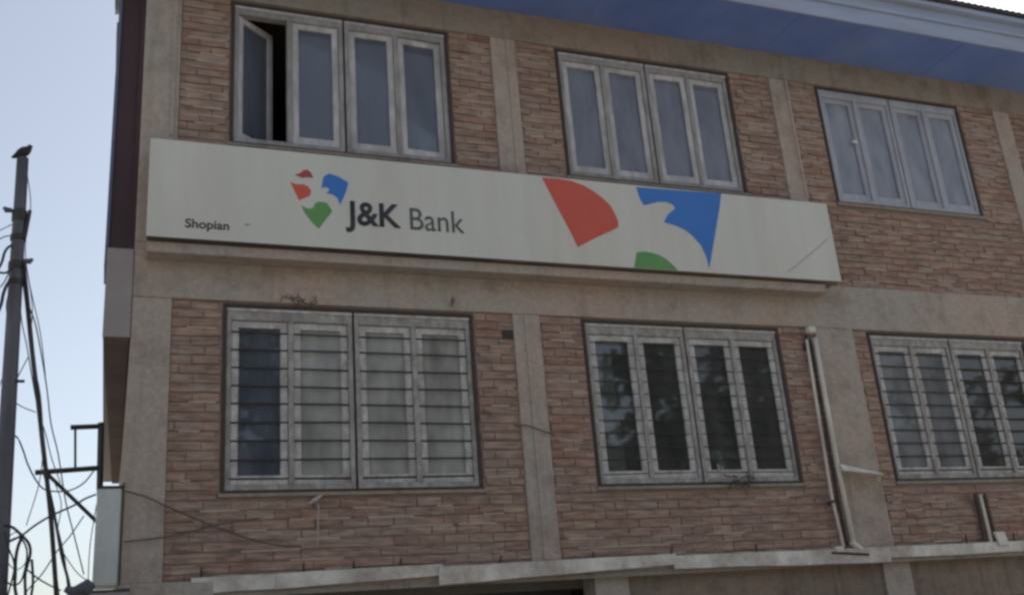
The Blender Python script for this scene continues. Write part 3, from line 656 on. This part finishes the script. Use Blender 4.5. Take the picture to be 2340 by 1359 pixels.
cab([(395, 985), (330, 1080), (270, 1150), (215, 1235), (180, 1280), (130, 1335), (90, 1400)], .005, 'grey wire crossing diagonally down left at the bottom', 8.9, 8.1, 'cable_grey')
cab([(20, 1030), (60, 1040), (100, 1075), (135, 1115), (143, 1160), (130, 1215), (118, 1270), (122, 1400)], .010, 'black cable looping over at the foot of the picture', 7.9, 7.9)
cab([(108, 1075), (85, 1130), (74, 1190), (72, 1260), (70, 1320), (85, 1400)], .011, 'black cable drop inside the loops beside the pole', 7.9, 7.9)
cab([(28, 1120), (60, 1095), (95, 1090), (122, 1130), (126, 1190), (100, 1290), (60, 1310), (22, 1290)], .006, 'thin coiled cable loop tied beside the pole', 7.85, 7.9)
cab([(22, 1060), (38, 1130), (62, 1190), (66, 1240), (50, 1310), (30, 1380)], .006, 'thin loose cable nearest to the pole foot', 7.85, 7.85)
cab([(130, 1240), (180, 1280), (235, 1312), (285, 1335)], .006, 'black wire running right from the loops to the dark lump', 7.9, 8.4)
cab([(150, 1190), (155, 1300), (140, 1400)], .009, 'black cable dropping right of the loops', 7.95, 7.95)
cab([(455, 930), (430, 1080), (420, 1180), (415, 1300)], .004, 'thin grey wire dropping beside the metal box', 9, 9, 'cable_grey')
G2 = 'wires leaving the pole to the left'
for i, (pts, r, lb) in enumerate((([(-60, 640), (0, 615), (75, 578)], .004, 'uppermost thin wire leaving the pole to the left'), ([(-60, 700), (0, 668), (40, 652), (78, 648)], .005, 'second thin wire leaving the pole to the left'),
        ([(78, 705), (50, 722), (28, 755), (8, 820), (-40, 900)], .010, 'thick cable curling down left from the middle clamp'), ([(80, 850), (55, 868), (25, 880), (-40, 870)], .009, 'thick cable leaving left at the lower clamp'),
        ([(70, 920), (45, 950), (22, 1005), (5, 1080), (-30, 1160)], .012, 'thickest cable dropping down left below the lower clamp'), ([(62, 860), (30, 930), (0, 970)], .005, 'thin wire crossing between the two thick left cables'))):
    cab([(x/2.72, 300+y/2.72) for x, y in pts], r, lb, 7.9, 7.9, 'cable' if r > .006 else 'cable_grey', z2=False, grp=G2)
G3 = 'loose thin wires around the pole'
for pts, lb in (([(62, 395), (70, 470), (58, 560), (66, 640), (92, 760), (104, 860)], 'hair thin wire running down the right edge of the pole'),
        ([(40, 486), (30, 520), (44, 560), (28, 600), (42, 640)], 'thin wire looped through the clamps on the left of the pole'),
        ([(30, 640), (14, 700), (26, 780), (10, 850), (-10, 900)], 'thin loose wire hanging left of the pole below the clamps'),
        ([(58, 600), (74, 700), (70, 790), (92, 900), (98, 1010), (90, 1100), (60, 1200)], 'thin slack wire between pole and thick bundle'),
        ([(60, 1235), (40, 1215), (18, 1230), (12, 1270), (34, 1300), (58, 1285), (62, 1250)], 'small coil of thin wire at the pole foot'),
        ([(120, 1090), (140, 1150), (132, 1230), (170, 1300), (205, 1330)], 'thin wire falling from the bracket tip towards the dark lump')):
    cab(pts, .0035, lb, 7.95, 8.1, 'cable_grey', z2=False, grp=G3)
c = at(184, 1352, 8.6)
tag(MB().tube([c+Vector((-.11, 0, .03)), c+Vector((-.05, 0, .0)), c+Vector((.03, 0, .02)), c+Vector((.075, 0, .07))], [.02, .045, .06, .04], 8).build('splice_box', MT['pole']), 'dark lumpy cable splice at the bottom beside the metal box', 'cable box')

# bird ---------------------------------------------------------------------------
bird = empty('bird', 'small dark bird perched on top of the utility pole, facing right', 'bird')
top = pole_at(pt.z)
B = lambda x, z, y=0: Vector((top.x+x*.82, YP+y*.85, top.z+z*.85+.002))
bb = MB(); bb.tube([B(-.098, -.004), B(-.08, .004), B(-.055, .022), B(-.03, .042), B(0, .062), B(.025, .080), B(.042, .098), B(.050, .115), B(.056, .130), B(.060, .139)], [.006, .014, .022, .034, .041, .038, .028, .020, .019, .008], 12)
body = bb.build('body', MT['bird'], bird, smooth=True)
MB().tube([B(.060, .128), B(.074, .127), B(.086, .122)], [.007, .004, .001], 6).build('beak', MT['beak'], bird)
for s in (-1, 1):
    MB().tube([B(-.085, .004, s*.012), B(-.05, .03, s*.03), B(-.01, .062, s*.036), B(.022, .078, s*.026)], [.004, .013, .018, .008], 8).build('wing', MT['bird'], bird, smooth=True)
    MB().tube([B(.004, .03, s*.014), B(.006, .0, s*.014)], .004, 5).build('leg', MT['beak'], bird)
    MB().tube([B(.061, .134, s*.0155), B(.061, .134, s*.0185)], .003, 6).build('eye', MT['beak'], bird)

# tree across the street, mirrored in the lower panes ---------------------------------
def leaf_mesh(seed, H, rx):
    rnd = random.Random(seed); lf = MB()
    cl = [(rnd.gauss(0, rx), rnd.gauss(0, 1.5), H*.56+rnd.gauss(0, H*.2), rnd.uniform(.7, 1.35)) for _ in range(60)]
    for (x, y, z, r) in cl:
        for _ in range(95):
            v = Vector((rnd.gauss(0, 1), rnd.gauss(0, 1), rnd.gauss(0, 1))).normalized()*r*rnd.uniform(.5, 1)
            p = Vector((x, y, z))+v; a = Vector((rnd.gauss(0, 1), rnd.gauss(0, 1), rnd.gauss(0, 1))).normalized()*.22; b = a.orthogonal().normalized()*.14
            i = len(lf.v); lf.v += [tuple(p-a), tuple(p+b), tuple(p+a), tuple(p-b)]; lf.f.append((i, i+1, i+2, i+3))
    me = bpy.data.meshes.new('crown'); me.from_pydata(lf.v, [], lf.f); me.materials.append(MT['leaf']); return me
crowns = [leaf_mesh(3, 10.5, 1.9), leaf_mesh(5, 12, 2.3)]
for (tx, ty, k, lb) in ((-1.5, -12, 0, 'leafy tree across the street facing the left end of the building'), (4.5, -13, 1, 'tall leafy tree across the street facing the lower left window'),
        (10.5, -12, 1, 'tall leafy tree across the street facing the middle column'), (16.2, -11, 0, 'leafy tree across the street, mirrored in the lower middle window'),
        (22.5, -13, 1, 'tall leafy tree across the street facing the tall white pipes'), (29, -12, 0, 'rightmost leafy tree across the street from the building')):
    tr = empty('street_tree', lb, 'tree', (tx, ty, 0), 'trees across the street'); tr.location = (tx, ty, 0)
    MB().tube([(0, 0, 0), (.1, 0, 2), (-.1, .1, 4.5), (0, 0, 8)], [.28, .22, .16, .07], 10).build('trunk', MT['bark'], tr, smooth=True)
    o = bpy.data.objects.new('crown', crowns[k]); COL.objects.link(o); o.parent = tr
